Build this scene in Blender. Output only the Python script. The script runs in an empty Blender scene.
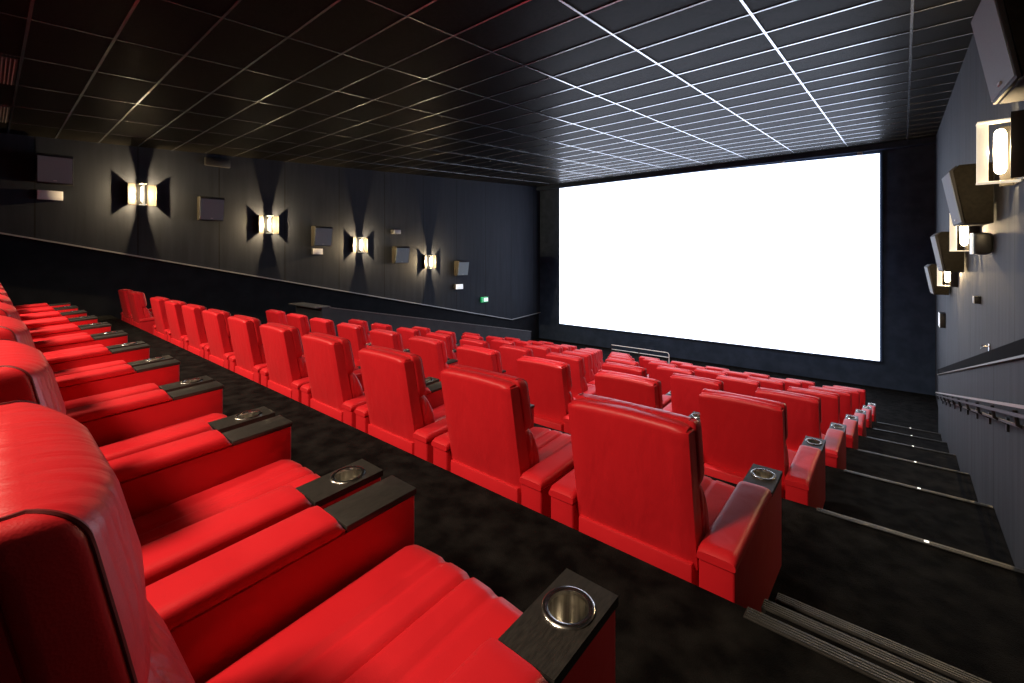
import bpy, bmesh, math, random
from mathutils import Vector, Matrix
random.seed(7)
S = 1.3                      # metres per survey unit
CAMZ = 1.11                  # eye height over the rear tier, survey units
scene = bpy.context.scene
COL = scene.collection
PI = math.pi

def W(x, y, z):              # survey unit (camera at 0,0,0) -> world metres, z=0 on the rear tier
    return Vector((x * S, y * S, (z + CAMZ) * S))

# ------------------------------------------------------------------ materials
def nt(name):
    m = bpy.data.materials.new(name); m.use_nodes = True
    n = m.node_tree.nodes; l = m.node_tree.links
    return m, n, l, n['Principled BSDF']

def simple(name, col, rough=0.5, metal=0.0, spec=0.5, emit=None, strength=0.0):
    m, n, l, b = nt(name)
    b.inputs['Base Color'].default_value = (*col, 1)
    b.inputs['Roughness'].default_value = rough
    b.inputs['Metallic'].default_value = metal
    b.inputs['Specular IOR Level'].default_value = spec
    if emit:
        b.inputs['Emission Color'].default_value = (*emit, 1)
        b.inputs['Emission Strength'].default_value = strength
    return m

def noise_mat(name, c1, c2, scale, rough, spec=0.5, metal=0.0, stretch=(1, 1, 1), bump=0.0, bscale=None, detail=4, lo=.35, hi=.65, coord='Object', rough2=None):
    m, n, l, b = nt(name)
    tc = n.new('ShaderNodeTexCoord'); mp = n.new('ShaderNodeMapping')
    mp.inputs['Scale'].default_value = stretch
    l.new(tc.outputs[coord], mp.inputs['Vector'])
    nz = n.new('ShaderNodeTexNoise'); nz.inputs['Scale'].default_value = scale; nz.inputs['Detail'].default_value = detail
    l.new(mp.outputs['Vector'], nz.inputs['Vector'])
    cr = n.new('ShaderNodeValToRGB')
    cr.color_ramp.elements[0].position = lo; cr.color_ramp.elements[0].color = (*c1, 1)
    cr.color_ramp.elements[1].position = hi; cr.color_ramp.elements[1].color = (*c2, 1)
    l.new(nz.outputs['Fac'], cr.inputs['Fac']); l.new(cr.outputs['Color'], b.inputs['Base Color'])
    b.inputs['Roughness'].default_value = rough
    b.inputs['Specular IOR Level'].default_value = spec
    b.inputs['Metallic'].default_value = metal
    if bump:
        n2 = n.new('ShaderNodeTexNoise'); n2.inputs['Scale'].default_value = bscale or scale; n2.inputs['Detail'].default_value = 3
        l.new(mp.outputs['Vector'], n2.inputs['Vector'])
        bp = n.new('ShaderNodeBump'); bp.inputs['Strength'].default_value = bump; bp.inputs['Distance'].default_value = 0.01
        l.new(n2.outputs['Fac'], bp.inputs['Height']); l.new(bp.outputs['Normal'], b.inputs['Normal'])
    return m

def leather(name, wrinkle=0.0, col1=(.55, .010, .018), col2=(.64, .014, .022), stretch=(2.0, 9, 9)):
    m, n, l, b = nt(name)
    tc = n.new('ShaderNodeTexCoord')
    nz = n.new('ShaderNodeTexNoise'); nz.inputs['Scale'].default_value = 5; nz.inputs['Detail'].default_value = 3
    l.new(tc.outputs['Object'], nz.inputs['Vector'])
    mx = n.new('ShaderNodeMix'); mx.data_type = 'RGBA'
    mx.inputs['A'].default_value = (*col1, 1); mx.inputs['B'].default_value = (*col2, 1)
    l.new(nz.outputs['Fac'], mx.inputs['Factor']); l.new(mx.outputs['Result'], b.inputs['Base Color'])
    b.inputs['Roughness'].default_value = .44
    b.inputs['Sheen Weight'].default_value = .09; b.inputs['Sheen Roughness'].default_value = .35; b.inputs['Sheen Tint'].default_value = (1, .45, .42, 1)
    b.inputs['Specular IOR Level'].default_value = .42
    vo = n.new('ShaderNodeTexVoronoi'); vo.inputs['Scale'].default_value = 260
    l.new(tc.outputs['Object'], vo.inputs['Vector'])
    b1 = n.new('ShaderNodeBump'); b1.inputs['Strength'].default_value = .10; b1.inputs['Distance'].default_value = .002
    l.new(vo.outputs['Distance'], b1.inputs['Height'])
    last = b1
    if wrinkle:
        mp = n.new('ShaderNodeMapping'); mp.inputs['Scale'].default_value = stretch
        l.new(tc.outputs['Object'], mp.inputs['Vector'])
        n2 = n.new('ShaderNodeTexNoise'); n2.inputs['Scale'].default_value = 1.6; n2.inputs['Detail'].default_value = 2.5
        n2.inputs['Distortion'].default_value = .35
        l.new(mp.outputs['Vector'], n2.inputs['Vector'])
        b2 = n.new('ShaderNodeBump'); b2.inputs['Strength'].default_value = wrinkle; b2.inputs['Distance'].default_value = .05
        l.new(n2.outputs['Fac'], b2.inputs['Height']); l.new(b1.outputs['Normal'], b2.inputs['Normal'])
        last = b2
    l.new(last.outputs['Normal'], b.inputs['Normal'])
    return m

M = {}
M['leather'] = leather('red_leather', .12, stretch=(3, 3, 3))
M['leather_head'] = leather('red_leather_creased', .28, stretch=(11, 2.5, 2.5))
M['leather_back'] = leather('red_leather_back', .22, stretch=(5, 3, 2))
M['leather_side'] = leather('red_leather_gathered', .5, stretch=(6, 10, 4))
M['seam'] = simple('dark_red_piping', (.16, .004, .006), .6)
M['tray'] = noise_mat('black_laminate', (.020, .018, .017), (.035, .031, .028), 30, .38, spec=.5, stretch=(6, 1, 6), bump=.05, bscale=90)
M['steel'] = simple('brushed_steel', (.72, .70, .66), .22, 1.0)
M['steel_in'] = noise_mat('brushed_steel_inside', (.42, .40, .36), (.72, .70, .65), 40, .28, metal=1.0, stretch=(3, 3, .1))
M['plinth'] = simple('black_plinth', (.006, .006, .006), .8)
M['carpet'] = noise_mat('black_carpet', (.0015, .0015, .0017), (.013, .0125, .012), 7.0, 1.0, spec=.08, bump=.6, bscale=160, detail=8, lo=.38, hi=.72, coord='Object')
M['nosing'] = noise_mat('ribbed_aluminium', (.05, .049, .047), (.10, .096, .09), 60, .45, metal=.7, stretch=(1, 40, 40), bump=.2)
M['rail'] = simple('satin_rail', (.85, .86, .90), .3, .1)
M['rail_dark'] = simple('black_bracket', (.012, .012, .014), .5)
M['speaker'] = noise_mat('dark_speaker_cabinet', (.010, .009, .007), (.016, .014, .011), 30, .7, spec=.08)
M['grille'] = noise_mat('grey_speaker_grille', (.20, .245, .25), (.28, .33, .34), 300, .6, spec=.3)
M['speaker_lip'] = simple('pale_grey_speaker_lip', (.035, .036, .04), .6, spec=.15)
M['badge'] = simple('silver_badge', (.6, .6, .6), .4, .3)
M['lamp_white'] = simple('white_metal_added_glow', (.85, .80, .68), .45, emit=(1, .86, .62), strength=.75)  # slight emission stands in for bulb light falling on the frame metal
M['lamp_dark'] = simple('dark_lamp_plate', (.03, .027, .022), .5)
M['bulb'] = simple('warm_bulb', (1, .9, .7), .5, emit=(1.0, .84, .58), strength=14)
M['dado_black'] = simple('matt_black_ledge', (.004, .004, .005), .95, spec=.05)
M['screen'] = simple('lit_screen', (.9, .9, .9), .9, spec=0, emit=(.80, .92, 1.16), strength=2.5)
M['mask'] = noise_mat('black_masking', (.020, .032, .058), (.030, .045, .080), 3, .85, spec=.15)
M['white_plastic'] = simple('white_plastic', (.75, .75, .75), .45)
M['grey_plastic'] = simple('grey_plastic', (.28, .28, .29), .5)
M['black_plastic'] = simple('black_plastic', (.012, .012, .013), .45)
M['sign_white'] = simple('sign_white_face', (.85, .87, .88), .5, emit=(.9, .97, 1), strength=.55)
M['sign_green'] = simple('sign_green', (.0, .30, .10), .5, emit=(0, .7, .2), strength=.35)
M['led'] = simple('step_led', (1, 1, 1), .4, emit=(1, .97, .9), strength=1.6)
M['vent'] = simple('grey_vent_blade', (.30, .28, .27), .5, .2)
M['tbar'] = noise_mat('ceiling_tbar', (.60, .60, .62), (.72, .72, .74), 8, .23, spec=.5, metal=1.0)

def wall_mat(name, c1, c2, pitch, off, axis_y=True):
    """dark fabric panels: vertical streaks plus a thin joint every pitch metres along y"""
    m, n, l, b = nt(name)
    tc = n.new('ShaderNodeTexCoord'); mp = n.new('ShaderNodeMapping')
    mp.inputs['Scale'].default_value = (6, 6, .5)
    l.new(tc.outputs['Object'], mp.inputs['Vector'])
    nz = n.new('ShaderNodeTexNoise'); nz.inputs['Scale'].default_value = 1.4; nz.inputs['Detail'].default_value = 6
    l.new(mp.outputs['Vector'], nz.inputs['Vector'])
    cr = n.new('ShaderNodeValToRGB')
    cr.color_ramp.elements[0].position = .32; cr.color_ramp.elements[0].color = (*c1, 1)
    cr.color_ramp.elements[1].position = .68; cr.color_ramp.elements[1].color = (*c2, 1)
    l.new(nz.outputs['Fac'], cr.inputs['Fac'])
    sx = n.new('ShaderNodeSeparateXYZ'); l.new(tc.outputs['Object'], sx.inputs['Vector'])
    a = n.new('ShaderNodeMath'); a.operation = 'ADD'; a.inputs[1].default_value = 100 * pitch - off
    l.new(sx.outputs['Y' if axis_y else 'X'], a.inputs[0])
    d = n.new('ShaderNodeMath'); d.operation = 'MODULO'; d.inputs[1].default_value = pitch
    l.new(a.outputs[0], d.inputs[0])
    lt = n.new('ShaderNodeMath'); lt.operation = 'LESS_THAN'; lt.inputs[1].default_value = .03
    l.new(d.outputs[0], lt.inputs[0])
    mx = n.new('ShaderNodeMix'); mx.data_type = 'RGBA'
    mx.inputs['B'].default_value = (c1[0] * .25, c1[1] * .25, c1[2] * .25, 1)
    l.new(cr.outputs['Color'], mx.inputs['A']); l.new(lt.outputs[0], mx.inputs['Factor'])
    l.new(mx.outputs['Result'], b.inputs['Base Color'])
    b.inputs['Roughness'].default_value = .75; b.inputs['Specular IOR Level'].default_value = .25
    n2 = n.new('ShaderNodeTexNoise'); n2.inputs['Scale'].default_value = 90
    l.new(tc.outputs['Object'], n2.inputs['Vector'])
    bp = n.new('ShaderNodeBump'); bp.inputs['Strength'].default_value = .15; bp.inputs['Distance'].default_value = .01
    l.new(n2.outputs['Fac'], bp.inputs['Height']); l.new(bp.outputs['Normal'], b.inputs['Normal'])
    return m
M['wall_l'] = wall_mat('navy_wall_panels', (.0095, .012, .019), (.015, .0185, .028), 1.4 * S, 13.15 * S)
M['wall_low'] = noise_mat('dark_lower_wall', (.007, .008, .011), (.011, .012, .016), 3, .85, spec=.15)
M['wall_r'] = wall_mat('grey_wall_panels', (.028, .031, .038), (.048, .053, .063), 1.4 * S, 13.0 * S)
M['ceiling'] = noise_mat('black_ceiling_tile', (.0022, .002, .0018), (.0075, .0068, .006), 22, .45, spec=.035, bump=.25, bscale=160, detail=8)

# ------------------------------------------------------------------ mesh helpers
def link(name, bm, mat, parent=None, smooth=True, angle=40, loc=None):
    me = bpy.data.meshes.new(name)
    bmesh.ops.recalc_face_normals(bm, faces=bm.faces)
    bm.to_mesh(me); bm.free()
    mats = mat if isinstance(mat, (list, tuple)) else [mat]
    for m in mats: me.materials.append(m)
    if smooth:
        for p in me.polygons: p.use_smooth = True
        me.set_sharp_from_angle(angle=math.radians(angle))
    o = bpy.data.objects.new(name, me); COL.objects.link(o)
    if parent: o.parent = parent
    if loc is not None: o.location = loc
    return o

def tag(o, label, cat, group=None, kind=None):
    o['label'] = label; o['category'] = cat
    if group: o['group'] = group
    if kind: o['kind'] = kind
    return o

def struct(name, bm, mat, parent=None, smooth=False):
    o = link(name, bm, mat, parent, smooth)
    o['kind'] = 'structure'
    return o

def empty(name, loc, rz=0):
    o = bpy.data.objects.new(name, None); COL.objects.link(o)
    o.location = loc; o.rotation_euler = (0, 0, rz); o.empty_display_size = .1
    return o

def kids(o): return [c for c in bpy.data.objects if c.parent is o]

def box(bm, x0, x1, y0, y1, z0, z1, bev=0, seg=2, mi=0):
    vs = [bm.verts.new((x, y, z)) for x in (x0, x1) for y in (y0, y1) for z in (z0, z1)]
    idx = [(0, 1, 3, 2), (4, 6, 7, 5), (0, 4, 5, 1), (2, 3, 7, 6), (0, 2, 6, 4), (1, 5, 7, 3)]
    fs = [bm.faces.new([vs[i] for i in f]) for f in idx]
    for f in fs: f.material_index = mi
    if bev:
        es = list({e for f in fs for e in f.edges})
        bmesh.ops.bevel(bm, geom=es, offset=bev, segments=seg, affect='EDGES', profile=.5)

def wbox(bm, x0, x1, y0, y1, z0, z1, **k):
    a = W(x0, y0, z0); b = W(x1, y1, z1)
    box(bm, a.x, b.x, a.y, b.y, a.z, b.z, **k)

def hexa(bm, pts):           # 8 points: bottom ring (4) then top ring (4)
    v = [bm.verts.new(p) for p in pts]
    for f in ((3, 2, 1, 0), (4, 5, 6, 7), (0, 1, 5, 4), (1, 2, 6, 5), (2, 3, 7, 6), (3, 0, 4, 7)):
        bm.faces.new([v[i] for i in f])

def prism(bm, prof, axis_fn, a, b, bev=0, seg=2):
    """extrude a 2-D profile from a to b; axis_fn(p, t) -> 3-D point"""
    va = [bm.verts.new(axis_fn(p, a)) for p in prof]; vb = [bm.verts.new(axis_fn(p, b)) for p in prof]
    fs = [bm.faces.new(va), bm.faces.new(list(reversed(vb)))]
    n = len(prof)
    for i in range(n): fs.append(bm.faces.new((va[i], vb[i], vb[(i + 1) % n], va[(i + 1) % n])))
    if bev:
        es = list({e for f in fs for e in f.edges})
        bmesh.ops.bevel(bm, geom=es, offset=bev, segments=seg, affect='EDGES', profile=.5)

def tube(bm, pts, r, n=10):
    pts = [Vector(p) for p in pts]; rings = []
    for i, p in enumerate(pts):
        d = (pts[min(i + 1, len(pts) - 1)] - pts[max(i - 1, 0)]).normalized()
        u = d.cross(Vector((0, 0, 1)))
        if u.length < 1e-3: u = d.cross(Vector((1, 0, 0)))
        u.normalize(); w = u.cross(d)
        rings.append([bm.verts.new(p + r * (math.cos(2 * PI * k / n) * u + math.sin(2 * PI * k / n) * w)) for k in range(n)])
    for a, b in zip(rings, rings[1:]):
        for k in range(n): bm.faces.new((a[k], a[(k + 1) % n], b[(k + 1) % n], b[k]))
    bm.faces.new(rings[0]); bm.faces.new(list(reversed(rings[-1])))

def lathe(bm, prof, c, n=40, mat_at=None):
    rings = []
    for r, z in prof:
        rings.append([bm.verts.new((c[0] + r * math.cos(2 * PI * k / n), c[1] + r * math.sin(2 * PI * k / n), c[2] + z)) for k in range(n)])
    for j, (a, b) in enumerate(zip(rings, rings[1:])):
        for k in range(n):
            f = bm.faces.new((a[k], a[(k + 1) % n], b[(k + 1) % n], b[k]))
            if mat_at: f.material_index = mat_at(j)
    return rings

# ------------------------------------------------------------------ recliner
HW = .322; AW = .160; AI = .334; AL = .99      # seat half width, arm width, arm length
PITCH = .80 * S; ROW = 1.52 * S; DROP = .32 * S

def sgnpow(v, p): return math.copysign(abs(v) ** p, v)

def pillow_loft(levels, n=44, e=.42, cap=True):
    """levels: (z, y_rear, y_front, half width, crown). Rounded-rectangle sections, the front crowned outwards."""
    bm = bmesh.new(); rings = []
    for z, yr, yf, hw, crown in levels:
        cy = (yr + yf) / 2; hy = (yf - yr) / 2
        ring = []
        for k in range(n):
            t = 2 * PI * (k + .5) / n
            x = hw * sgnpow(math.cos(t), e); y = hy * sgnpow(math.sin(t), e)
            if y > 0: y += crown * (1 - (x / hw) ** 2) * (y / hy)
            ring.append(bm.verts.new((x, cy + y, z)))
        rings.append(ring)
    for a, b in zip(rings, rings[1:]):
        for k in range(n): bm.faces.new((a[k], a[(k + 1) % n], b[(k + 1) % n], b[k]))
    bm.faces.new(rings[0]); bm.faces.new(list(reversed(rings[-1])))
    return bm

def lerp(a, b, t): return a + (b - a) * t
def rear_y(z):               # leaning rear surface of the back
    return lerp(.058, -.062, min(1, max(0, (z - .40) / .68)))

def shell_mesh():
    bm = bmesh.new()
    # slab: grid over height and width so the rear face can bow a little
    nz, nx = 24, 14; Z0, Z1 = .40, 1.088
    th = lambda z: lerp(.12, .10, (z - Z0) / (Z1 - Z0))
    rear, front = [], []
    for j in range(nz + 1):
        t = j / nz; t = 1 - (1 - t) ** 1.6; z = lerp(Z0, Z1, t)
        ro = 0
        if Z1 - z < .036: ro = .036 - math.sqrt(max(0, .036 ** 2 - (.036 - (Z1 - z)) ** 2))
        rr, ff = [], []
        for i in range(nx + 1):
            s = -1 + 2 * i / nx
            w = HW - .004 - .012 * (t > .97)
            x = s * w
            ed = max(0, abs(s) - .93) / .07
            bow = .012 * (1 - s * s) * math.sin(PI * t) + .004 * math.sin(7 * s + 3 * t)*t*(1-t)
            y = rear_y(z) - bow + .012 * ed ** 2 + ro
            zz = z - (.010 * ed ** 2 if t > .97 else 0) + (.006 * math.cos(s * 2.2) if t > .9 else 0)
            rr.append(bm.verts.new((x, y, zz)))
            ff.append(bm.verts.new((x, rear_y(z) + th(z) - .012 * ed ** 2 - ro * .3, zz)))
        rear.append(rr); front.append(ff)
    for g, rev in ((rear, False), (front, True)):
        for j in range(nz):
            for i in range(nx):
                q = (g[j][i], g[j][i + 1], g[j + 1][i + 1], g[j + 1][i])
                bm.faces.new(tuple(reversed(q)) if rev else q)
    for j in range(nz):
        for i in (0, nx): bm.faces.new((rear[j][i], rear[j + 1][i], front[j + 1][i], front[j][i]))
    for i in range(nx):
        for j in (0, nz): bm.faces.new((rear[j][i], front[j][i], front[j][i + 1], rear[j][i + 1]))
    return bm

HEADL = []
def head_levels():
    L = []
    Z0, ZS, Z1 = .755, 1.040, 1.094
    N = 16
    for j in range(N + 1):
        t = j / N; z = lerp(Z0, ZS, t)
        g = min(1, t / .28)
        prof = math.sin(PI / 2 * g) ** .5 if g > 0 else 0
        depth = .030 + .074 * prof - .008 * t
        L.append((z, rear_y(z) + .085, rear_y(z) + .085 + depth, HW + .003 - .03 * (1 - prof), .060 * prof * (.35 + .65 * min(1, t / .6)) * (1 - .2 * t)))
    yr, yf = L[-1][1] - .01, L[-1][2]
    r = Z1 - ZS
    for j in range(1, 11):                            # rolls over the top of the shell
        a = PI / 2 * j / 10
        k = 1 - math.cos(a)
        z = ZS + r * math.sin(a)
        L.append((z, yr, yf - .058 * k, HW + .003 - .028 * k ** 1.5, .046 * (1 - k)))
    return L
def head_mesh(): return pillow_loft(head_levels(), e=.30, n=60)

def lumbar_mesh():
    L = []
    Z0, Z1 = .40, .79
    N = 18
    for j in range(N + 1):
        t = j / N; z = lerp(Z0, Z1, t)
        yr = rear_y(z) + .09
        prof = math.sin(PI * t) ** .38 if 0 < t < 1 else 0
        depth = .035 + .085 * prof + .055 * (1 - t)
        L.append((z, yr, yr + depth, HW - .004 - .03 * (1 - prof), .03 * prof))
    return pillow_loft(L, e=.36)

def cushion_mesh():
    bm = bmesh.new()
    nx, ny = 42, 26
    y0, y1 = .14, AL - .01; w = HW - .006
    top = []
    seams = (-.34, .34, 0)
    for j in range(ny + 1):
        t = j / ny; row = []
        for i in range(nx + 1):
            s = -1 + 2 * i / nx
            x = s * w
            y = lerp(y0, y1, t)
            z = lerp(.365, .435, t) + .022 * (1 - s * s)
            for q in (-.36, 0, .36): z -= .014 * math.exp(-((s - q) / .03) ** 2)
            for q in (-1, 1): z -= .035 * math.exp(-(abs(s - q) / .05))
            r = .075
            if y1 - y < r:
                d = r - (y1 - y); z -= r - math.sqrt(max(0, r * r - d * d))
            row.append(bm.verts.new((x, y, z)))
        top.append(row)
    for j in range(ny):
        for i in range(nx): bm.faces.new((top[j][i], top[j][i + 1], top[j + 1][i + 1], top[j + 1][i]))
    bot = [[bm.verts.new((v.co.x, v.co.y, .27)) for v in (top[j][0], top[j][-1])] for j in range(ny + 1)]
    for j in range(ny):
        bm.faces.new((top[j][0], top[j + 1][0], bot[j + 1][0], bot[j][0]))
        bm.faces.new((top[j][-1], bot[j][1], bot[j + 1][1], top[j + 1][-1]))
        bm.faces.new((bot[j][0], bot[j + 1][0], bot[j + 1][1], bot[j][1]))
    bm.faces.new([bot[0][0]] + [v for v in top[0]] + [bot[0][1]])
    bm.faces.new([bot[-1][0]] + [v for v in top[-1]] + [bot[-1][1]])
    return bm

def arm_z(y):                # top line of the box under pad and tray
    return lerp(.500, .562, y / AL)
TRAY0 = .715                 # where the pad ends and the tray starts

def arm_mesh(side):
    """open-topped upholstered box: four walls with rounded vertical corners"""
    bm = bmesh.new()
    x0, x1 = (AI, AI + AW - .006) if side > 0 else (-AI - AW + .006, -AI)
    r = .012
    pts = []
    for cx, cy, a0 in ((x1 - r, AL - r, 0), (x0 + r, AL - r, 90), (x0 + r, r, 180), (x1 - r, r, 270)):
        for k in range(4):
            a = math.radians(a0 + k * 30); pts.append((cx + r * math.cos(a), cy + r * math.sin(a)))
    lo = [bm.verts.new((x, y, .035)) for x, y in pts]
    hi = [bm.verts.new((x, y, arm_z(y))) for x, y in pts]
    ins = []
    for x, y in pts:
        xx = min(max(x, x0 + .014), x1 - .014); yy = min(max(y, .014), AL - .014)
        ins.append(bm.verts.new((xx, yy, arm_z(y) + .004)))
    n = len(pts)
    for k in range(n):
        bm.faces.new((lo[k], lo[(k + 1) % n], hi[(k + 1) % n], hi[k]))
        bm.faces.new((hi[k], hi[(k + 1) % n], ins[(k + 1) % n], ins[k]))
    bm.faces.new(lo)
    return bm

def pad_mesh(side):
    bm = bmesh.new()
    x0, x1 = (AI - .006, AI + AW) if side > 0 else (-AI - AW, -AI + .006)
    cx = (x0 + x1) / 2; hw = (x1 - x0) / 2
    y0, y1 = -.008, TRAY0 - .002
    ny = 26; prof_n = 21; rings = []
    for j in range(ny + 1):
        t = j / ny
        y = lerp(y0, y1, t)
        e = 1.0; d = min(y - y0, y1 - y); r = .05
        if y1 - y < r: e = math.sqrt(max(0, 1 - ((r - (y1 - y)) / r) ** 2))
        elif y - y0 < .03: e = .62 + .38 * math.sqrt(max(0, 1 - ((.03 - (y - y0)) / .03) ** 2))
        base = arm_z(max(0, y)) + .002
        up = .006 + .056 * e; dn = .014
        ring = []
        for k in range(prof_n):
            a = lerp(-.75, PI + .75, k / (prof_n - 1))
            sa = math.sin(a)
            x = cx - hw * (.95 + .05 * e) * sgnpow(math.cos(a), .42)
            z = base + dn + (up - dn) * sgnpow(sa, .5) if sa > 0 else base + dn + dn * sgnpow(sa, .8)
            ring.append(bm.verts.new((x, y, z)))
        rings.append(ring)
    for a, b in zip(rings, rings[1:]):
        for k in range(prof_n - 1): bm.faces.new((a[k], a[k + 1], b[k + 1], b[k]))
        bm.faces.new((a[0], b[0], b[-1], a[-1]))
    bm.faces.new(rings[0]); bm.faces.new(list(reversed(rings[-1])))
    return bm

CUPR = .053
def tray_mesh(side, hole):
    bm = bmesh.new()
    x0, x1 = (AI - .001, AI + AW - .004) if side > 0 else (-AI - AW + .004, -AI + .001)
    y0, y1 = TRAY0, AL + .004
    cx = (x0 + x1) / 2; cy = AL - .105
    zt = lambda y: arm_z(y) + .024
    if not hole:
        prof = [(y0, arm_z(y0)), (y1, arm_z(y1)), (y1, zt(y1)), (y0, zt(y0))]
        prism(bm, prof, lambda p, t: (t, p[0], p[1]), x0, x1, bev=.003)
        return bm, (cx, cy)
    n = 48
    inner_t, inner_b, outer_t, outer_b = [], [], [], []
    hx = (x1 - x0) / 2
    angs = [2 * PI * k / n for k in range(n)]
    corners = [math.atan2(yy - cy, xx - cx) % (2 * PI) for xx in (x0, x1) for yy in (y0, y1)]
    for c in corners:                                    # snap the nearest spoke to each corner
        k = min(range(n), key=lambda q: abs((angs[q] - c + PI) % (2 * PI) - PI)); angs[k] = c
    for a in angs:
        ca, sa = math.cos(a), math.sin(a)
        px, py = cx + CUPR * ca, cy + CUPR * sa
        ts = []
        if ca > 1e-6: ts.append((x1 - cx) / ca)
        if ca < -1e-6: ts.append((x0 - cx) / ca)
        if sa > 1e-6: ts.append((y1 - cy) / sa)
        if sa < -1e-6: ts.append((y0 - cy) / sa)
        t = min(ts); qx, qy = cx + t * ca, cy + t * sa
        inner_t.append(bm.verts.new((px, py, zt(py)))); inner_b.append(bm.verts.new((px, py, arm_z(py) - .01)))
        outer_t.append(bm.verts.new((qx, qy, zt(qy)))); outer_b.append(bm.verts.new((qx, qy, arm_z(qy))))
    for k in range(n):
        q = (k + 1) % n
        bm.faces.new((inner_t[k], outer_t[k], outer_t[q], inner_t[q]))
        bm.faces.new((outer_t[k], outer_b[k], outer_b[q], outer_t[q]))
        bm.faces.new((inner_t[k], inner_t[q], inner_b[q], inner_b[k]))
        bm.faces.new((outer_b[k], inner_b[k], inner_b[q], outer_b[q]))
    return bm, (cx, cy)

def cup_mesh(cx, cy):
    bm = bmesh.new()
    z = arm_z(cy) + .025
    R = CUPR
    prof = [(R + .012, -.001), (R + .0125, .003), (R + .009, .006), (R + .003, .0065), (R - .003, .004), (R - .005, -.004),
            (R - .006, -.03), (R - .008, -.078), (R - .012, -.084), (R - .03, -.086), (.001, -.086)]
    lathe(bm, prof, (cx, cy, z), n=44, mat_at=lambda j: 1 if j >= 5 else 0)
    # tilt with the tray
    sl = math.atan((.562 - .500) / AL)
    bmesh.ops.rotate(bm, verts=bm.verts, cent=(cx, cy, z), matrix=Matrix.Rotation(sl, 3, 'X'))
    return bm

def side_seam_mesh(sx):
    """dark piping around the headrest's outer edge"""
    bm = bmesh.new(); pts = []
    e = .30; t = .42
    for z, yr, yf, hw, crown in head_levels()[4:]:
        cx, sy = sgnpow(math.cos(t), e), sgnpow(math.sin(t), e)
        y = (yr + yf) / 2 + (yf - yr) / 2 * sy + crown * (1 - cx * cx) * sy
        pts.append((sx * (hw * cx + .001), y, z + .0005))
    z, yr, yf, hw, crown = head_levels()[-1]
    pts.append((sx * hw * .99, yr + .01, z)); 
    tube(bm, pts, .0032, 6)
    return bm

def build_recliner():
    root = empty('cinema_recliner', (0, 0, 0))
    L = M['leather']
    b = bmesh.new()
    box(b, -.305, .305, .004, .20, .05, .455, bev=.012)
    base = link('seat_base', b, L, root)
    b = bmesh.new(); box(b, -HW + .03, HW - .03, .10, AL - .08, 0, .06); box(b, -HW + .004, HW - .004, .20, AL - .10, .05, .268)
    link('plinth', b, M['plinth'], root)
    b = bmesh.new(); box(b, -HW + .006, HW - .006, AL - .10, AL - .03, .06, .268, bev=.015)
    link('footrest', b, L, root)
    link('seat_cushion', cushion_mesh(), L, root, angle=50)
    back = link('backrest', shell_mesh(), M['leather_back'], root, angle=50)
    link('lumbar_pillow', lumbar_mesh(), M['leather_side'], back, angle=60)
    hd = link('headrest', head_mesh(), M['leather_head'], back, angle=60)
    for s in (-1, 1):
        link('piping', side_seam_mesh(s), M['seam'], hd)
        arm = link('armrest', arm_mesh(s), L, root)
        link('arm_pad', pad_mesh(s), L, arm, angle=50)
        tb, c = tray_mesh(s, s > 0)
        tr = link('tray', tb, M['tray'], arm, angle=30)
        tr['label'] = 'black laminate tray'
        if s > 0:
            cp = link('cup_holder', cup_mesh(*c), [M['steel'], M['steel_in']], arm, angle=50)
            cp['label'] = 'steel cup holder'
    return root

def copy_tree(o, kidmap, parent=None):
    c = o.copy(); COL.objects.link(c)
    if parent: c.parent = parent
    for ch in kidmap.get(o.name, []): copy_tree(ch, kidmap, c)
    return c

ORD = ['first', 'second', 'third', 'fourth', 'fifth', 'sixth', 'seventh', 'eighth', 'ninth', 'tenth', 'eleventh', 'twelfth', 'thirteenth']
proto = build_recliner()
kidmap = {}
for o in bpy.data.objects:
    if o.parent: kidmap.setdefault(o.parent.name, []).append(o)
first = True
def floor_z(row): return -DROP * (row - 1)
rows = {1: list(range(0, 11)), 2: list(range(0, 10)) + [11, 12]}
for r in range(3, 9): rows[r] = list(range(0, 10))
ROWDESC = {1: 'rearmost row, in the foreground', 2: 'second row from the back', 3: 'third row from the back', 4: 'fourth row from the back',
           5: 'fourth row from the screen', 6: 'third row from the screen', 7: 'second row from the screen', 8: 'front row nearest the screen'}
for r in range(1, 9):
    for n_, i in enumerate(rows[r]):
        o = proto if first else copy_tree(proto, kidmap)
        first = False
        for c in o.children:
            if c.name.startswith('backrest'): c.location = (0, -.085, .062) if r == 1 else ((0, -.03, .018) if r == 2 else (0, .03, .012))
        xo = 0; yo = (.04 if r == 1 else .095) * S
        o.location = (-.7975 * S - PITCH * i + xo, .0 * S + yo + ROW * (r - 1), floor_z(r))
        if r == 1: lab = 'red leather recliner, %s from the stair aisle in the %s' % (ORD[n_], ROWDESC[r])
        elif r == 2 and i > 9: lab = 'red recliner beyond the gap in the second row from the back, %s' % ('nearer the gap' if i == 11 else 'nearest the left wall')
        else: lab = 'red leather recliner, %s from the stair aisle in the %s' % (ORD[n_], ROWDESC[r])
        tag(o, lab, 'recliner', 'red recliners in the ' + ROWDESC[r].split(',')[0])

# ------------------------------------------------------------------ room shell
XL, XR, XRL = -11.4, .575, .475       # left wall, right wall, right lower wall
YB, YS = -1.6, 15.0
HC = 2.06
def ceil_z(y): return HC + .055 * y
EDGE0 = 1.57                          # first tier edge
bm = bmesh.new()
prof = [(YB, -CAMZ)]
ymax = YS + .2
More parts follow.
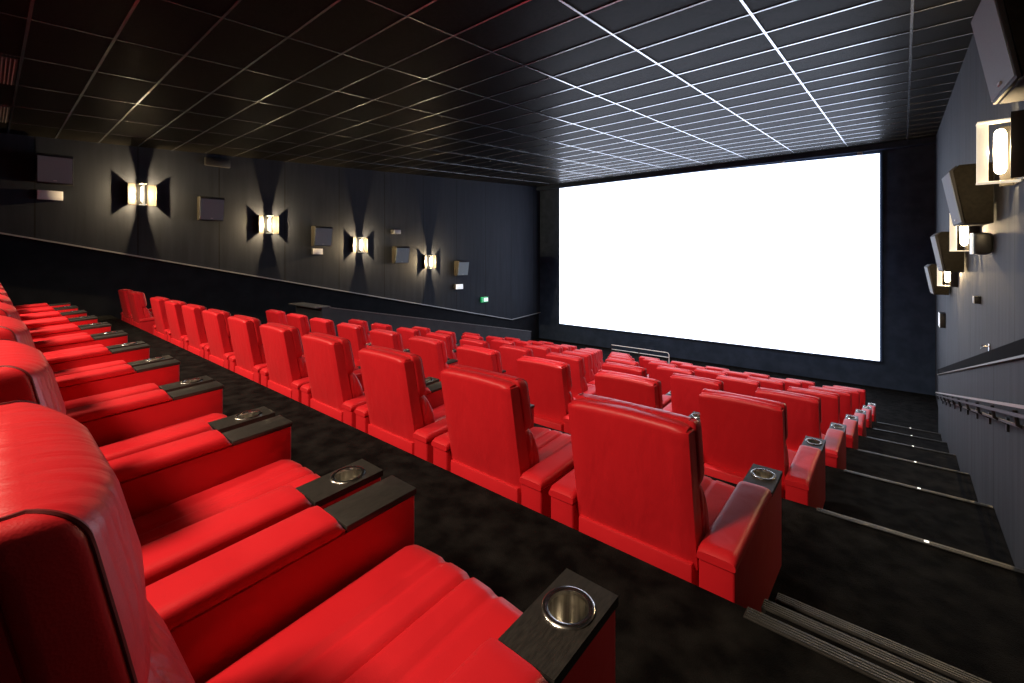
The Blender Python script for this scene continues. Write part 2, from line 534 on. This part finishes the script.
# seat side of every tier
for k in range(8):
    y0 = YB if k == 0 else EDGE0 + 1.52 * (k - 1)
    y1 = EDGE0 + 1.52 * k if k < 7 else ymax
    z = -CAMZ - .32 * k
    wbox(bm, XL - .1, -.36, y0, y1, z - .5, z)
    ya = y0 if k == 0 else y0 + .46
    wbox(bm, -.36, XR + .1, ya, y1, z - .5, z)
    if k < 7:
        wbox(bm, -.36, XR + .1, y1, y1 + .23, z - .6, z - .1067)
        wbox(bm, -.36, XR + .1, y1 + .23, y1 + .46, z - .7, z - .2134)
struct('floor', bm, M['carpet'])

# nosing strips
tn = [0]
def trim(bm, mat, parent=None, smooth=False):
    tn[0] += 1
    return struct('trim_%d' % tn[0], bm, mat, parent, smooth)
for k in range(7):
    y = EDGE0 + 1.52 * k; z = -CAMZ - .32 * k
    for j in range(3):
        b = bmesh.new()
        wbox(b, -.375, XRL - .005, y + .23 * j - (.045 if k == 0 else .032), y + .23 * j + .006, z - .1067 * j - .03, z - .1067 * j + .006, bev=.003)
        for q in range(4 if k == 0 else 3):
            yy = y + .23 * j - .040 + .011 * q
            wbox(b, -.372, XRL - .006, yy, yy + .006, z - .1067 * j + .005, z - .1067 * j + .0085)
        t = trim(b, M['nosing'])
        if j == 0 and k > 0:
            b = bmesh.new(); p = W(.085, y - .02, z + .008); box(b, p.x - .012, p.x + .012, p.y - .009, p.y + .009, p.z - .002, p.z + .006, bev=.003)
            link('step_light', b, M['led'], t)

# ceiling slab
bm = bmesh.new()
hexa(bm, [W(XL - .2, YB - .2, ceil_z(YB - .2)), W(XR + .2, YB - .2, ceil_z(YB - .2)), W(XR + .2, YS + .2, ceil_z(YS + .2)), W(XL - .2, YS + .2, ceil_z(YS + .2)),
          W(XL - .2, YB - .2, ceil_z(YB - .2) + .2), W(XR + .2, YB - .2, ceil_z(YB - .2) + .2), W(XR + .2, YS + .2, ceil_z(YS + .2) + .2), W(XL - .2, YS + .2, ceil_z(YS + .2) + .2)])
struct('ceiling', bm, M['ceiling'])
bm = bmesh.new()
GX, GY = 1.163, .565
bw = .0115; bd = .008
y = .25 - 3 * GY
while y < YS - .25:
    z = ceil_z(y)
    wbox(bm, XL, XR, y - bw, y + bw, z - bd, z + .01)
    y += GY
k = 0
while .06 - GX * k > XL:
    x = .06 - GX * k; k += 1
    hexa(bm, [W(x - bw, YB, ceil_z(YB) - bd - .0006), W(x + bw, YB, ceil_z(YB) - bd - .0006), W(x + bw, YS - .25, ceil_z(YS - .25) - bd - .0006), W(x - bw, YS - .25, ceil_z(YS - .25) - bd - .0006),
              W(x - bw, YB, ceil_z(YB)), W(x + bw, YB, ceil_z(YB)), W(x + bw, YS - .25, ceil_z(YS - .25)), W(x - bw, YS - .25, ceil_z(YS - .25))])
trim(bm, M['tbar'])

# ceiling vents (lie in the tile grid near the rear)
def vent(x0, x1, y0, y1, label):
    c = W((x0 + x1) / 2, (y0 + y1) / 2, ceil_z((y0 + y1) / 2))
    root = empty('ceiling_vent', c); tag(root, label, 'vent', 'ceiling vents')
    b = bmesh.new()
    hx, hy = (x1 - x0) / 2 * S, (y1 - y0) / 2 * S
    box(b, -hx, hx, -hy, hy, -.008, .012)
    link('backing', b, M['black_plastic'], root)
    b = bmesh.new()
    n = 17
    for i in range(n):
        yy = lerp(-hy + .03, hy - .03, i / (n - 1))
        for sx in range(2):
            box(b, -hx + .02 + sx * hx, -.02 + sx * hx, yy - .006, yy + .006, -.03, -.006)
    link('louver', b, M['vent'], root)
vent(-8.03, -6.97, -.29, .225, 'grey slatted ceiling vent nearer the camera')
vent(-10.35, -9.29, -.29, .225, 'grey slatted ceiling vent nearer the left wall')

def quadwall(name, pts_lo, pts_hi, axis, thick, mat):
    """wall as a strip of hexahedra; thick is an outward offset vector in survey units"""
    bm = bmesh.new(); t = Vector(thick) * S
    lo = [W(*p) for p in pts_lo]; hi = [W(*p) for p in pts_hi]
    n = len(lo)
    a = [bm.verts.new(p) for p in lo]; b = [bm.verts.new(p) for p in hi]
    c = [bm.verts.new(p + t) for p in lo]; d = [bm.verts.new(p + t) for p in hi]
    for i in range(n - 1):
        bm.faces.new((a[i], a[i + 1], b[i + 1], b[i])); bm.faces.new((c[i], d[i], d[i + 1], c[i + 1]))
        bm.faces.new((b[i], b[i + 1], d[i + 1], d[i])); bm.faces.new((a[i], c[i], c[i + 1], a[i + 1]))
    bm.faces.new((a[0], b[0], d[0], c[0])); bm.faces.new((a[-1], c[-1], d[-1], b[-1]))
    return struct(name, bm, mat)

def dado_l(y): return .40 - .2147 * (y - .16)
ys = [YB, 0, 4, 8, 13.2, YS + .05]
dz = [dado_l(v) for v in ys[:-1]] + [-2.29]
quadwall('wall_left', [(XL, y, z) for y, z in zip(ys, dz)], [(XL, y, ceil_z(y) + .1) for y in ys], 'y', (-.3, 0, 0), M['wall_l'])
quadwall('wall_left_lower', [(XL - .07, y, -5) for y in ys], [(XL - .07, y, z) for y, z in zip(ys, dz)], 'y', (-.23, 0, 0), M['wall_low'])
# thin pale line along the left dado
bm = bmesh.new()
for i in range(len(ys) - 1):
    a, b_ = ys[i], ys[i + 1]
    hexa(bm, [W(XL - .02, a, dz[i] - .012), W(XL + .018, a, dz[i] - .012), W(XL + .018, b_, dz[i + 1] - .012), W(XL - .02, b_, dz[i + 1] - .012),
              W(XL - .02, a, dz[i] + .014), W(XL + .018, a, dz[i] + .014), W(XL + .018, b_, dz[i + 1] + .014), W(XL - .02, b_, dz[i + 1] + .014)])
trim(bm, simple('pale_dado_edge', (.30, .30, .31), .45, .3))

def dado_r(y): return -.41 - .2075 * (y - 3.3)
yr_ = [YB, 4, 8, 11.4]
quadwall('wall_right', [(XR, YB, -5), (XR, 11.4, -5), (XR, YS + .05, -5)], [(XR, YB, ceil_z(YB) + .1), (XR, 11.4, ceil_z(11.4) + .1), (XR, YS + .05, ceil_z(YS) + .1)], 'y', (.3, 0, 0), M['wall_r'])
quadwall('wall_right_lower', [(XRL, y, -5) for y in yr_], [(XRL, y, dado_r(y) - .05) for y in yr_], 'y', (.13, 0, 0), M['wall_r'])
bm = bmesh.new()
hexa(bm, [W(XRL - .012, YB, dado_r(YB) - .05), W(XRL + .10, YB, dado_r(YB) - .05), W(XRL + .10, 11.4, dado_r(11.4) - .05), W(XRL - .012, 11.4, dado_r(11.4) - .05),
          W(XRL - .012, YB, dado_r(YB) + .03), W(XRL + .10, YB, dado_r(YB) + .03), W(XRL + .10, 11.4, dado_r(11.4) + .03), W(XRL - .012, 11.4, dado_r(11.4) + .03)])
trim(bm, M['dado_black'])
bm = bmesh.new()
hexa(bm, [W(XRL - .02, YB, dado_r(YB) - .070), W(XRL + .01, YB, dado_r(YB) - .070), W(XRL + .01, 11.4, dado_r(11.4) - .070), W(XRL - .02, 11.4, dado_r(11.4) - .070),
          W(XRL - .02, YB, dado_r(YB) - .057), W(XRL + .01, YB, dado_r(YB) - .057), W(XRL + .01, 11.4, dado_r(11.4) - .057), W(XRL - .02, 11.4, dado_r(11.4) - .057)])
trim(bm, simple('brass_edge', (.10, .075, .035), .5, .3))

bm = bmesh.new(); wbox(bm, XL - .3, XR + .3, YS, YS + .3, -5, ceil_z(YS) + .1); struct('wall_front', bm, M['mask'])
bm = bmesh.new(); wbox(bm, XL - .3, XR + .3, YB - .3, YB, -2, ceil_z(YB) + .1); struct('wall_back', bm, M['wall_l'])
# dark bulkhead above the screen
bm = bmesh.new(); wbox(bm, XL, XR, YS - .25, YS, 2.72, ceil_z(YS) + .05); trim(bm, M['mask'])

# ------------------------------------------------------------------ screen
root = empty('cinema_screen', W(-5.4, YS - .1, -.0)); tag(root, 'large glowing blank white cinema screen on the far wall', 'screen')
root_loc = W(-5.4, YS - .1, 0)
def back(u, v, Y):
    a = (u - 512) / 454.5; b = (257 - v) / 454.5
    t = Y / (.653 * a + .757)
    return W((.757 * a - .653) * t, Y, b * t)
b = bmesh.new()
ysc = YS - .12
N = 24
cl, ct = [], []
TL, BL, TR, BR = back(559.5, 186, ysc), back(559.5, 323.5, ysc), back(880, 153.3, ysc), back(879.5, 361, ysc)
xl, xr = (TL.x + BL.x) / 2, (TR.x + BR.x) / 2
bot, top = [], []
for i in range(N + 1):
    t = i / N; x = lerp(xl, xr, t)
    bot.append(b.verts.new(Vector((x, ysc * S, lerp(BL.z, BR.z, t))) - root_loc)); top.append(b.verts.new(Vector((x, ysc * S, lerp(TL.z, TR.z, t))) - root_loc))
for i in range(N): b.faces.new((bot[i], bot[i + 1], top[i + 1], top[i]))
o = link('screen_surface', b, M['screen'], root)
# black backing board just behind the picture
b = bmesh.new()
zt = max(TL.z, TR.z); zb = min(BL.z, BR.z); yy = ysc * S
box(b, xl - .06 - root_loc.x, xr + .06 - root_loc.x, .03, .10, zb - .04 - root_loc.z, zt + .06 - root_loc.z)
link('backing_board', b, M['mask'], root)
for u in (573, 614, 661.7, 718, 782, 860):
    v = 186 - (u - 559.5) * 32.7 / 320.5
    p = back(u, v - 1, ysc - .05)
    b = bmesh.new(); q = p - root_loc; box(b, q.x - .07, q.x + .07, q.y - .05, q.y + .05, q.z - .03, q.z + .08, bev=.01)
    link('hanger_clip', b, M['grey_plastic'], root)

# ------------------------------------------------------------------ wall sconces
def sconce_parts(root):
    k = S
    hw, hz, d1, d2 = .22 * k, .205 * k, .075 * k, .205 * k
    b = bmesh.new()
    box(b, 0, .012, -hw, hw, -hz, hz)
    for s in (-1, 1): box(b, 0, d1, s * hw - .008, s * hw + .008, -hz, hz, bev=.002)
    link('wall_plate', b, M['lamp_dark'], root)
    b = bmesh.new()
    cw = .045 * k
    box(b, 0, d2, -cw, cw, hz - .012, hz, bev=.002)
    link('arm_strap', b, M['lamp_white'], root)
    b = bmesh.new()
    box(b, 0, d2, -cw, cw, -hz, -hz + .012, bev=.002)
    link('arm_strap', b, M['lamp_white'], root)
    b = bmesh.new()
    box(b, d2 - .055 * k, d2, -.012 * k, .012 * k, -hz + .012, hz - .012, bev=.002)
    link('front_bar', b, M['lamp_white'], root)
    b = bmesh.new(); n = 16
    lathe(b, [(.001, -.15 * k), (.02 * k, -.142 * k), (.03 * k, -.12 * k), (.031 * k, 0), (.03 * k, .12 * k), (.02 * k, .142 * k), (.001, .15 * k)], (.095 * k, 0, 0), n=20)
    bu = link('bulb', b, M['bulb'], root); bu['label'] = 'glowing warm white bulb'
sroot = empty('wall_sconce', (0, 0, 0)); sconce_parts(sroot)
def sconce_light(x, y, z, sgn):
    d = bpy.data.lights.new('sconce_light', 'POINT'); d.energy = 560 if sgn > 0 else 110; d.color = (1, .72, .38); d.shadow_soft_size = .012
    o = bpy.data.objects.new('sconce_light', d); COL.objects.link(o); o.location = W(x + sgn * .147, y, z)

skids = {sroot.name: [c for c in bpy.data.objects if c.parent is sroot]}
SY = [2.02, 4.37, 6.75, 9.19]; SZ = [1.228, .765, .335, -.150]
used = False
lw = ['nearest the rear, second from the left speaker', 'second from the rear', 'third from the rear', 'closest to the screen']
LT = ['glowing wall sconce on the dark left wall, largest and leftmost of the four', 'glowing wall sconce on the dark left wall, second from the left of the four',
      'glowing wall sconce on the dark left wall, third from the left of the four', 'glowing wall sconce on the dark left wall, smallest, nearest the screen']
RT = [None, 'glowing wall sconce on the grey right wall, nearest the camera', 'glowing wall sconce on the grey right wall, middle of three', 'glowing wall sconce on the grey right wall, nearest the screen']
for side in (0, 1):
    for i in range(4):
        if side and i == 0: continue
        lab = (RT if side else LT)[i]
        o = sroot if not used else copy_tree(sroot, skids)
        used = True
        z = SZ[i] - (.07 if side else 0)
        sconce_light(XR if side else XL, SY[i], z, -1 if side else 1)
        o.location = W(XR if side else XL, SY[i], z); o.rotation_euler = (0, 0, PI if side else 0)
        tag(o, lab, 'wall lamp', 'wall sconces on the %s wall' % ('right' if side else 'left'))

# ------------------------------------------------------------------ speakers
def speaker_parts(root):
    k = S; hw = .225 * k
    f = lambda p, t: (p[0], t, p[1])
    b = bmesh.new()
    body = [(0.02 * k, -.25 * k), (.185 * k, -.25 * k), (.262 * k, .205 * k), (.225 * k, .25 * k), (.02 * k, .25 * k)]
    prism(b, body, f, -hw, hw, bev=.006)
    link('cabinet', b, M['speaker'], root)
    b = bmesh.new()
    gr = [(.188 * k, -.247 * k), (.205 * k, -.25 * k), (.285 * k, .205 * k), (.245 * k, .245 * k), (.232 * k, .245 * k), (.266 * k, .205 * k)]
    prism(b, gr, f, -hw, hw, bev=.005)
    g = link('front_frame', b, M['speaker_lip'], root)
    b = bmesh.new()
    gg = [(.2055 * k, -.235 * k), (.211 * k, -.235 * k), (.2865 * k, .195 * k), (.281 * k, .195 * k)]
    prism(b, gg, f, -hw + .015, hw - .015)
    link('grille', b, M['grille'], g)
    b = bmesh.new(); box(b, .212 * k, .224 * k, -.03, .03, -.212 * k, -.198 * k)
    link('badge', b, M['badge'], g)
    b = bmesh.new(); box(b, 0, .025 * k, -.08, .08, -.12, .12)
    link('bracket', b, M['black_plastic'], root)
kroot = empty('wall_speaker', (0, 0, 0)); speaker_parts(kroot)
kk = {}
def collect(o, d):
    cs = [c for c in bpy.data.objects if c.parent is o]
    if cs: d[o.name] = cs
    for c in cs: collect(c, d)
collect(kroot, kk)
KY = [.81, 3.17, 5.62, 8.02, 10.45]; KZ = [1.53, 1.03, .53, .065, -.37]
KL = ['grey fronted wall speaker on the left wall, leftmost, above the pale box', 'grey fronted wall speaker on the left wall between the first and second sconce',
      'grey fronted wall speaker on the left wall between the second and third sconce', 'grey fronted wall speaker on the left wall between the third and fourth sconce',
      'grey fronted wall speaker on the left wall, nearest the screen']
KR = [None, 'large tilted wall speaker at the top right corner, high on the right wall', 'tilted dark wall speaker on the right wall between the first and second sconce',
      'tilted dark wall speaker on the right wall between the second and third sconce', 'tilted dark wall speaker on the right wall, nearest the screen']
used = False
for side in (0, 1):
    for i in range(5):
        if side and i == 0: continue
        o = kroot if not used else copy_tree(kroot, kk)
        used = True
        z = KZ[i]
        o.location = W(XR - .012 if side else XL + .012, KY[i], z); o.rotation_euler = (0, 0, PI + .06 if side else -.06)
        tag(o, (KR if side else KL)[i], 'speaker', 'wall speakers on the %s wall' % ('right' if side else 'left'))

# ------------------------------------------------------------------ small wall fittings
def on_wall(u, v, X):
    a = (u - 512) / 454.5; b = (257 - v) / 454.5
    t = X / (.757 * a - .653)
    return W(X, (.653 * a + .757) * t, b * t)

def wall_box(name, p, w, h, d, side, label, cat, face, body=None, group=None, bev=.008):
    root = empty(name, p, PI if side else 0); tag(root, label, cat, group)
    b = bmesh.new(); box(b, 0, d, -w / 2, w / 2, -h / 2, h / 2, bev=bev)
    link('housing', b, body or M['black_plastic'], root)
    b = bmesh.new(); box(b, d - .004, d + .008, -w / 2 + .006, w / 2 - .006, -h / 2 + .006, h / 2 - .006, bev=.003)
    link('face', b, face, root)
    return root
wall_box('emergency_light', on_wall(50, 195.5, XL), .42, .21, .07, 0, 'pale emergency light box under the leftmost speaker on the left wall', 'light', M['white_plastic'], M['white_plastic'])
wall_box('emergency_light', on_wall(316.5, 251.5, XL), .34, .20, .10, 0, 'small white emergency light under the speaker between second and third sconce', 'light', M['white_plastic'])
wall_box('emergency_light', on_wall(457, 286.5, XL), .42, .22, .16, 0, 'white emergency light under the left wall speaker nearest the screen', 'light', M['sign_white'])
wall_box('wall_camera', on_wall(217, 163, XL), .62, .22, .10, 0, 'dark slim box high on the left wall above the second speaker', 'box', M['black_plastic'])
wall_box('wall_camera', on_wall(394, 232, XL), .32, .16, .22, 0, 'small grey fronted box above the fourth speaker on the left wall', 'box', M['grey_plastic'])
# lens on the first of them
p = on_wall(226.5, 163, XL)
# exit sign
sg = wall_box('exit_sign', on_wall(483.5, 299.5, XL), .40, .24, .10, 0, 'small lit green and white exit sign on the left wall near the screen', 'sign', M['sign_white'], M['sign_green'])
b = bmesh.new(); d = .109
box(b, d, d + .004, -.194, -.09, -.114, .114)                       # green field with a door and an arrow, running figure
box(b, d, d + .004, -.09, .194, .085, .114); box(b, d, d + .004, -.09, .194, -.114, -.085)
link('pictogram', b, M['sign_green'], sg)
# right wall
o = wall_box('emergency_light', on_wall(992, 243.5, XR), .25, .25, .16, 1, 'rounded emergency light with white face below the right wall sconces', 'light', M['sign_white'], bev=.05)
wall_box('wall_button', on_wall(980.5, 300, XR), .11, .10, .06, 1, 'tiny dark box with white face on the right wall, below the rounded light', 'button', M['white_plastic'])
wall_box('exit_sign', on_wall(945, 320, XR), .46, .34, .10, 1, 'small boxed exit sign near the far end of the right wall', 'sign', M['sign_white'])
h = empty('wall_hook', on_wall(990, 348, XR)); h.rotation_euler = (0, 0, PI); tag(h, 'small metal hook on the right wall above the dado ledge', 'hook')
b = bmesh.new(); box(b, 0, .012, -.03, .03, -.05, .05, bev=.004); link('back_plate', b, M['steel'], h)
b = bmesh.new(); tube(b, [(.01, 0, .02), (.05, 0, .01), (.07, 0, -.01), (.06, 0, .03)], .008, 8); link('prong', b, M['steel'], h)

# ------------------------------------------------------------------ handrail on the right wall
root = empty('handrail', W(XRL, 3, -1.4)); tag(root, 'sloping metal handrail fixed to the right wall beside the steps', 'handrail')
RL = W(XRL, 3, -1.4)
rz_ = lambda y: -.664 - .2166 * (y - 2.99)
XH = .405
b = bmesh.new()
prof = [(-.025, -.012), (.025, -.012), (.025, .014), (-.025, .014)]
def along(bm, x, y0, y1, w, zo0, zo1):
    hexa(bm, [W(x - w, y0, rz_(y0) + zo0) - RL, W(x + w, y0, rz_(y0) + zo0) - RL, W(x + w, y1, rz_(y1) + zo0) - RL, W(x - w, y1, rz_(y1) + zo0) - RL,
              W(x - w, y0, rz_(y0) + zo1) - RL, W(x + w, y0, rz_(y0) + zo1) - RL, W(x + w, y1, rz_(y1) + zo1) - RL, W(x - w, y1, rz_(y1) + zo1) - RL])
along(b, XH, .6, 10.3, .010, -.006, .010)
link('grip', b, M['rail'], root)
b = bmesh.new()
along(b, XH, .6, 10.3, .007, -.05, -.032)
along(b, XH + .03, .6, 10.3, .006, -.105, -.09)
link('rail_bar', b, M['rail_dark'], root)
y = 1.0
while y < 10.3:
    b = bmesh.new()
    z = rz_(y)
    wp = lambda X, Y, Z: W(X, Y, Z) - RL
    tube(b, [wp(XH, y, z - .02), wp(XH + .01, y, z - .09), wp(XRL + .001, y, z - .12)], .012, 8)
    a_ = wp(XRL - .012, y - .02, z - .16); c_ = wp(XRL + .0, y + .02, z - .08); box(b, a_.x, c_.x, a_.y, c_.y, a_.z, c_.z)
    link('bracket', b, M['rail_dark'], root)
    y += .75

# ------------------------------------------------------------------ parapet by the left aisle
bm = bmesh.new()
def para_z(y): return -1.045 - .197 * (y - 4.6)
X0, X1 = -9.05, -8.9
hexa(bm, [W(X0, 4.6, -5), W(X1, 4.6, -5), W(X1, 11.23, -5), W(X0, 11.23, -5), W(X0, 4.6, para_z(4.6)), W(X1, 4.6, para_z(4.6)), W(X1, 11.23, para_z(11.23)), W(X0, 11.23, para_z(11.23))])
wbox(bm, -10.1, X1, 4.45, 4.6, -5, para_z(4.6) + .02)
pw = link('parapet_wall', bm, noise_mat('parapet_paint', (.020, .023, .030), (.028, .031, .040), 4, .7, spec=.3), smooth=False)
tag(pw, 'low sloping dark parapet wall between the left seats and the left wall', 'low wall')
bm = bmesh.new()
hexa(bm, [W(X0 - .01, 4.6, para_z(4.6)), W(X1 + .01, 4.6, para_z(4.6)), W(X1 + .01, 11.25, para_z(11.25)), W(X0 - .01, 11.25, para_z(11.25)),
          W(X0 - .01, 4.6, para_z(4.6) + .02), W(X1 + .01, 4.6, para_z(4.6) + .02), W(X1 + .01, 11.25, para_z(11.25) + .02), W(X0 - .01, 11.25, para_z(11.25) + .02)])
wbox(bm, -10.11, X1 + .01, 4.30, 4.62, para_z(4.6) + .02, para_z(4.6) + .04)
link('cap', bm, simple('parapet_cap', (.10, .105, .115), .4, .2), pw, smooth=False)

# low railing on the flat floor before the screen
FZ = -CAMZ - .32 * 7
RO = W(-6.1, 13, FZ)
root = empty('guard_rail', RO); tag(root, 'low steel guard rail standing before the screen', 'railing')
xa, xb, zt_, zl = -7.04, -5.18, -2.79, -2.925
q = lambda X, Z: W(X, 13, Z) - RO
b = bmesh.new(); tube(b, [q(xa, zt_), q(xb - .06, zt_ - .0), q(xb - .018, zt_ - .018), q(xb, zt_ - .06), q(xb, FZ)], .014, 8); link('top_rail', b, M['rail'], root)
b = bmesh.new(); tube(b, [q(xa, zl), q(xb, zl)], .013, 8); link('lower_rail', b, M['rail'], root)
for x in (xa, (xa + xb) / 2):
    b = bmesh.new(); tube(b, [q(x, zt_), q(x, FZ)], .02, 8); link('post', b, M['rail_dark'], root)

# ------------------------------------------------------------------ lights
def area(name, loc, size, power, col, rot=(0, 0, 0)):
    d = bpy.data.lights.new(name, 'AREA'); d.energy = power; d.color = col; d.shape = 'DISK'; d.size = size
    o = bpy.data.objects.new(name, d); COL.objects.link(o); o.location = loc; o.rotation_euler = rot
    return o
for x, pw_ in ((-1.6, 75), (-4.4, 105), (-7.2, 150)):
    area('house_light', W(x, -1.3, 1.88), .6, pw_ * 1.4, (1.0, .80, .58), (math.radians(28), 0, 0)).data.spread = math.radians(120)
for y in (3.2, 6.4, 9.6):
    for x in (-2.4, -6.6):  # added fill spots without fixtures, brightening the seat backs and tops
        d = bpy.data.lights.new('seat_fill_spot', 'SPOT'); d.energy = 800; d.color = (1, .93, .86); d.spot_size = math.radians(115); d.spot_blend = .9; d.shadow_soft_size = .25
        o = bpy.data.objects.new('seat_fill_spot', d); COL.objects.link(o); o.location = W(x, y, ceil_z(y) - .05); o.rotation_euler = (math.radians(25), 0, 0)

w = bpy.data.worlds.new('world'); scene.world = w; w.use_nodes = True
w.node_tree.nodes['Background'].inputs['Color'].default_value = (.02, .022, .03, 1)
w.node_tree.nodes['Background'].inputs['Strength'].default_value = .5

# ------------------------------------------------------------------ camera (level, vertical shift)
cd = bpy.data.cameras.new('camera'); cd.sensor_width = 36; cd.lens = 454.5 / 1024 * 36
cd.shift_y = -(341.5 - 257) / 1024
cam = bpy.data.objects.new('camera', cd); COL.objects.link(cam)
cam.location = W(0, 0, 0); cam.rotation_euler = (PI / 2, 0, math.atan2(.653, .757))
cd.clip_start = .02; cd.clip_end = 200
scene.camera = cam
scene.view_settings.view_transform = 'Standard'
scene.view_settings.look = 'None'
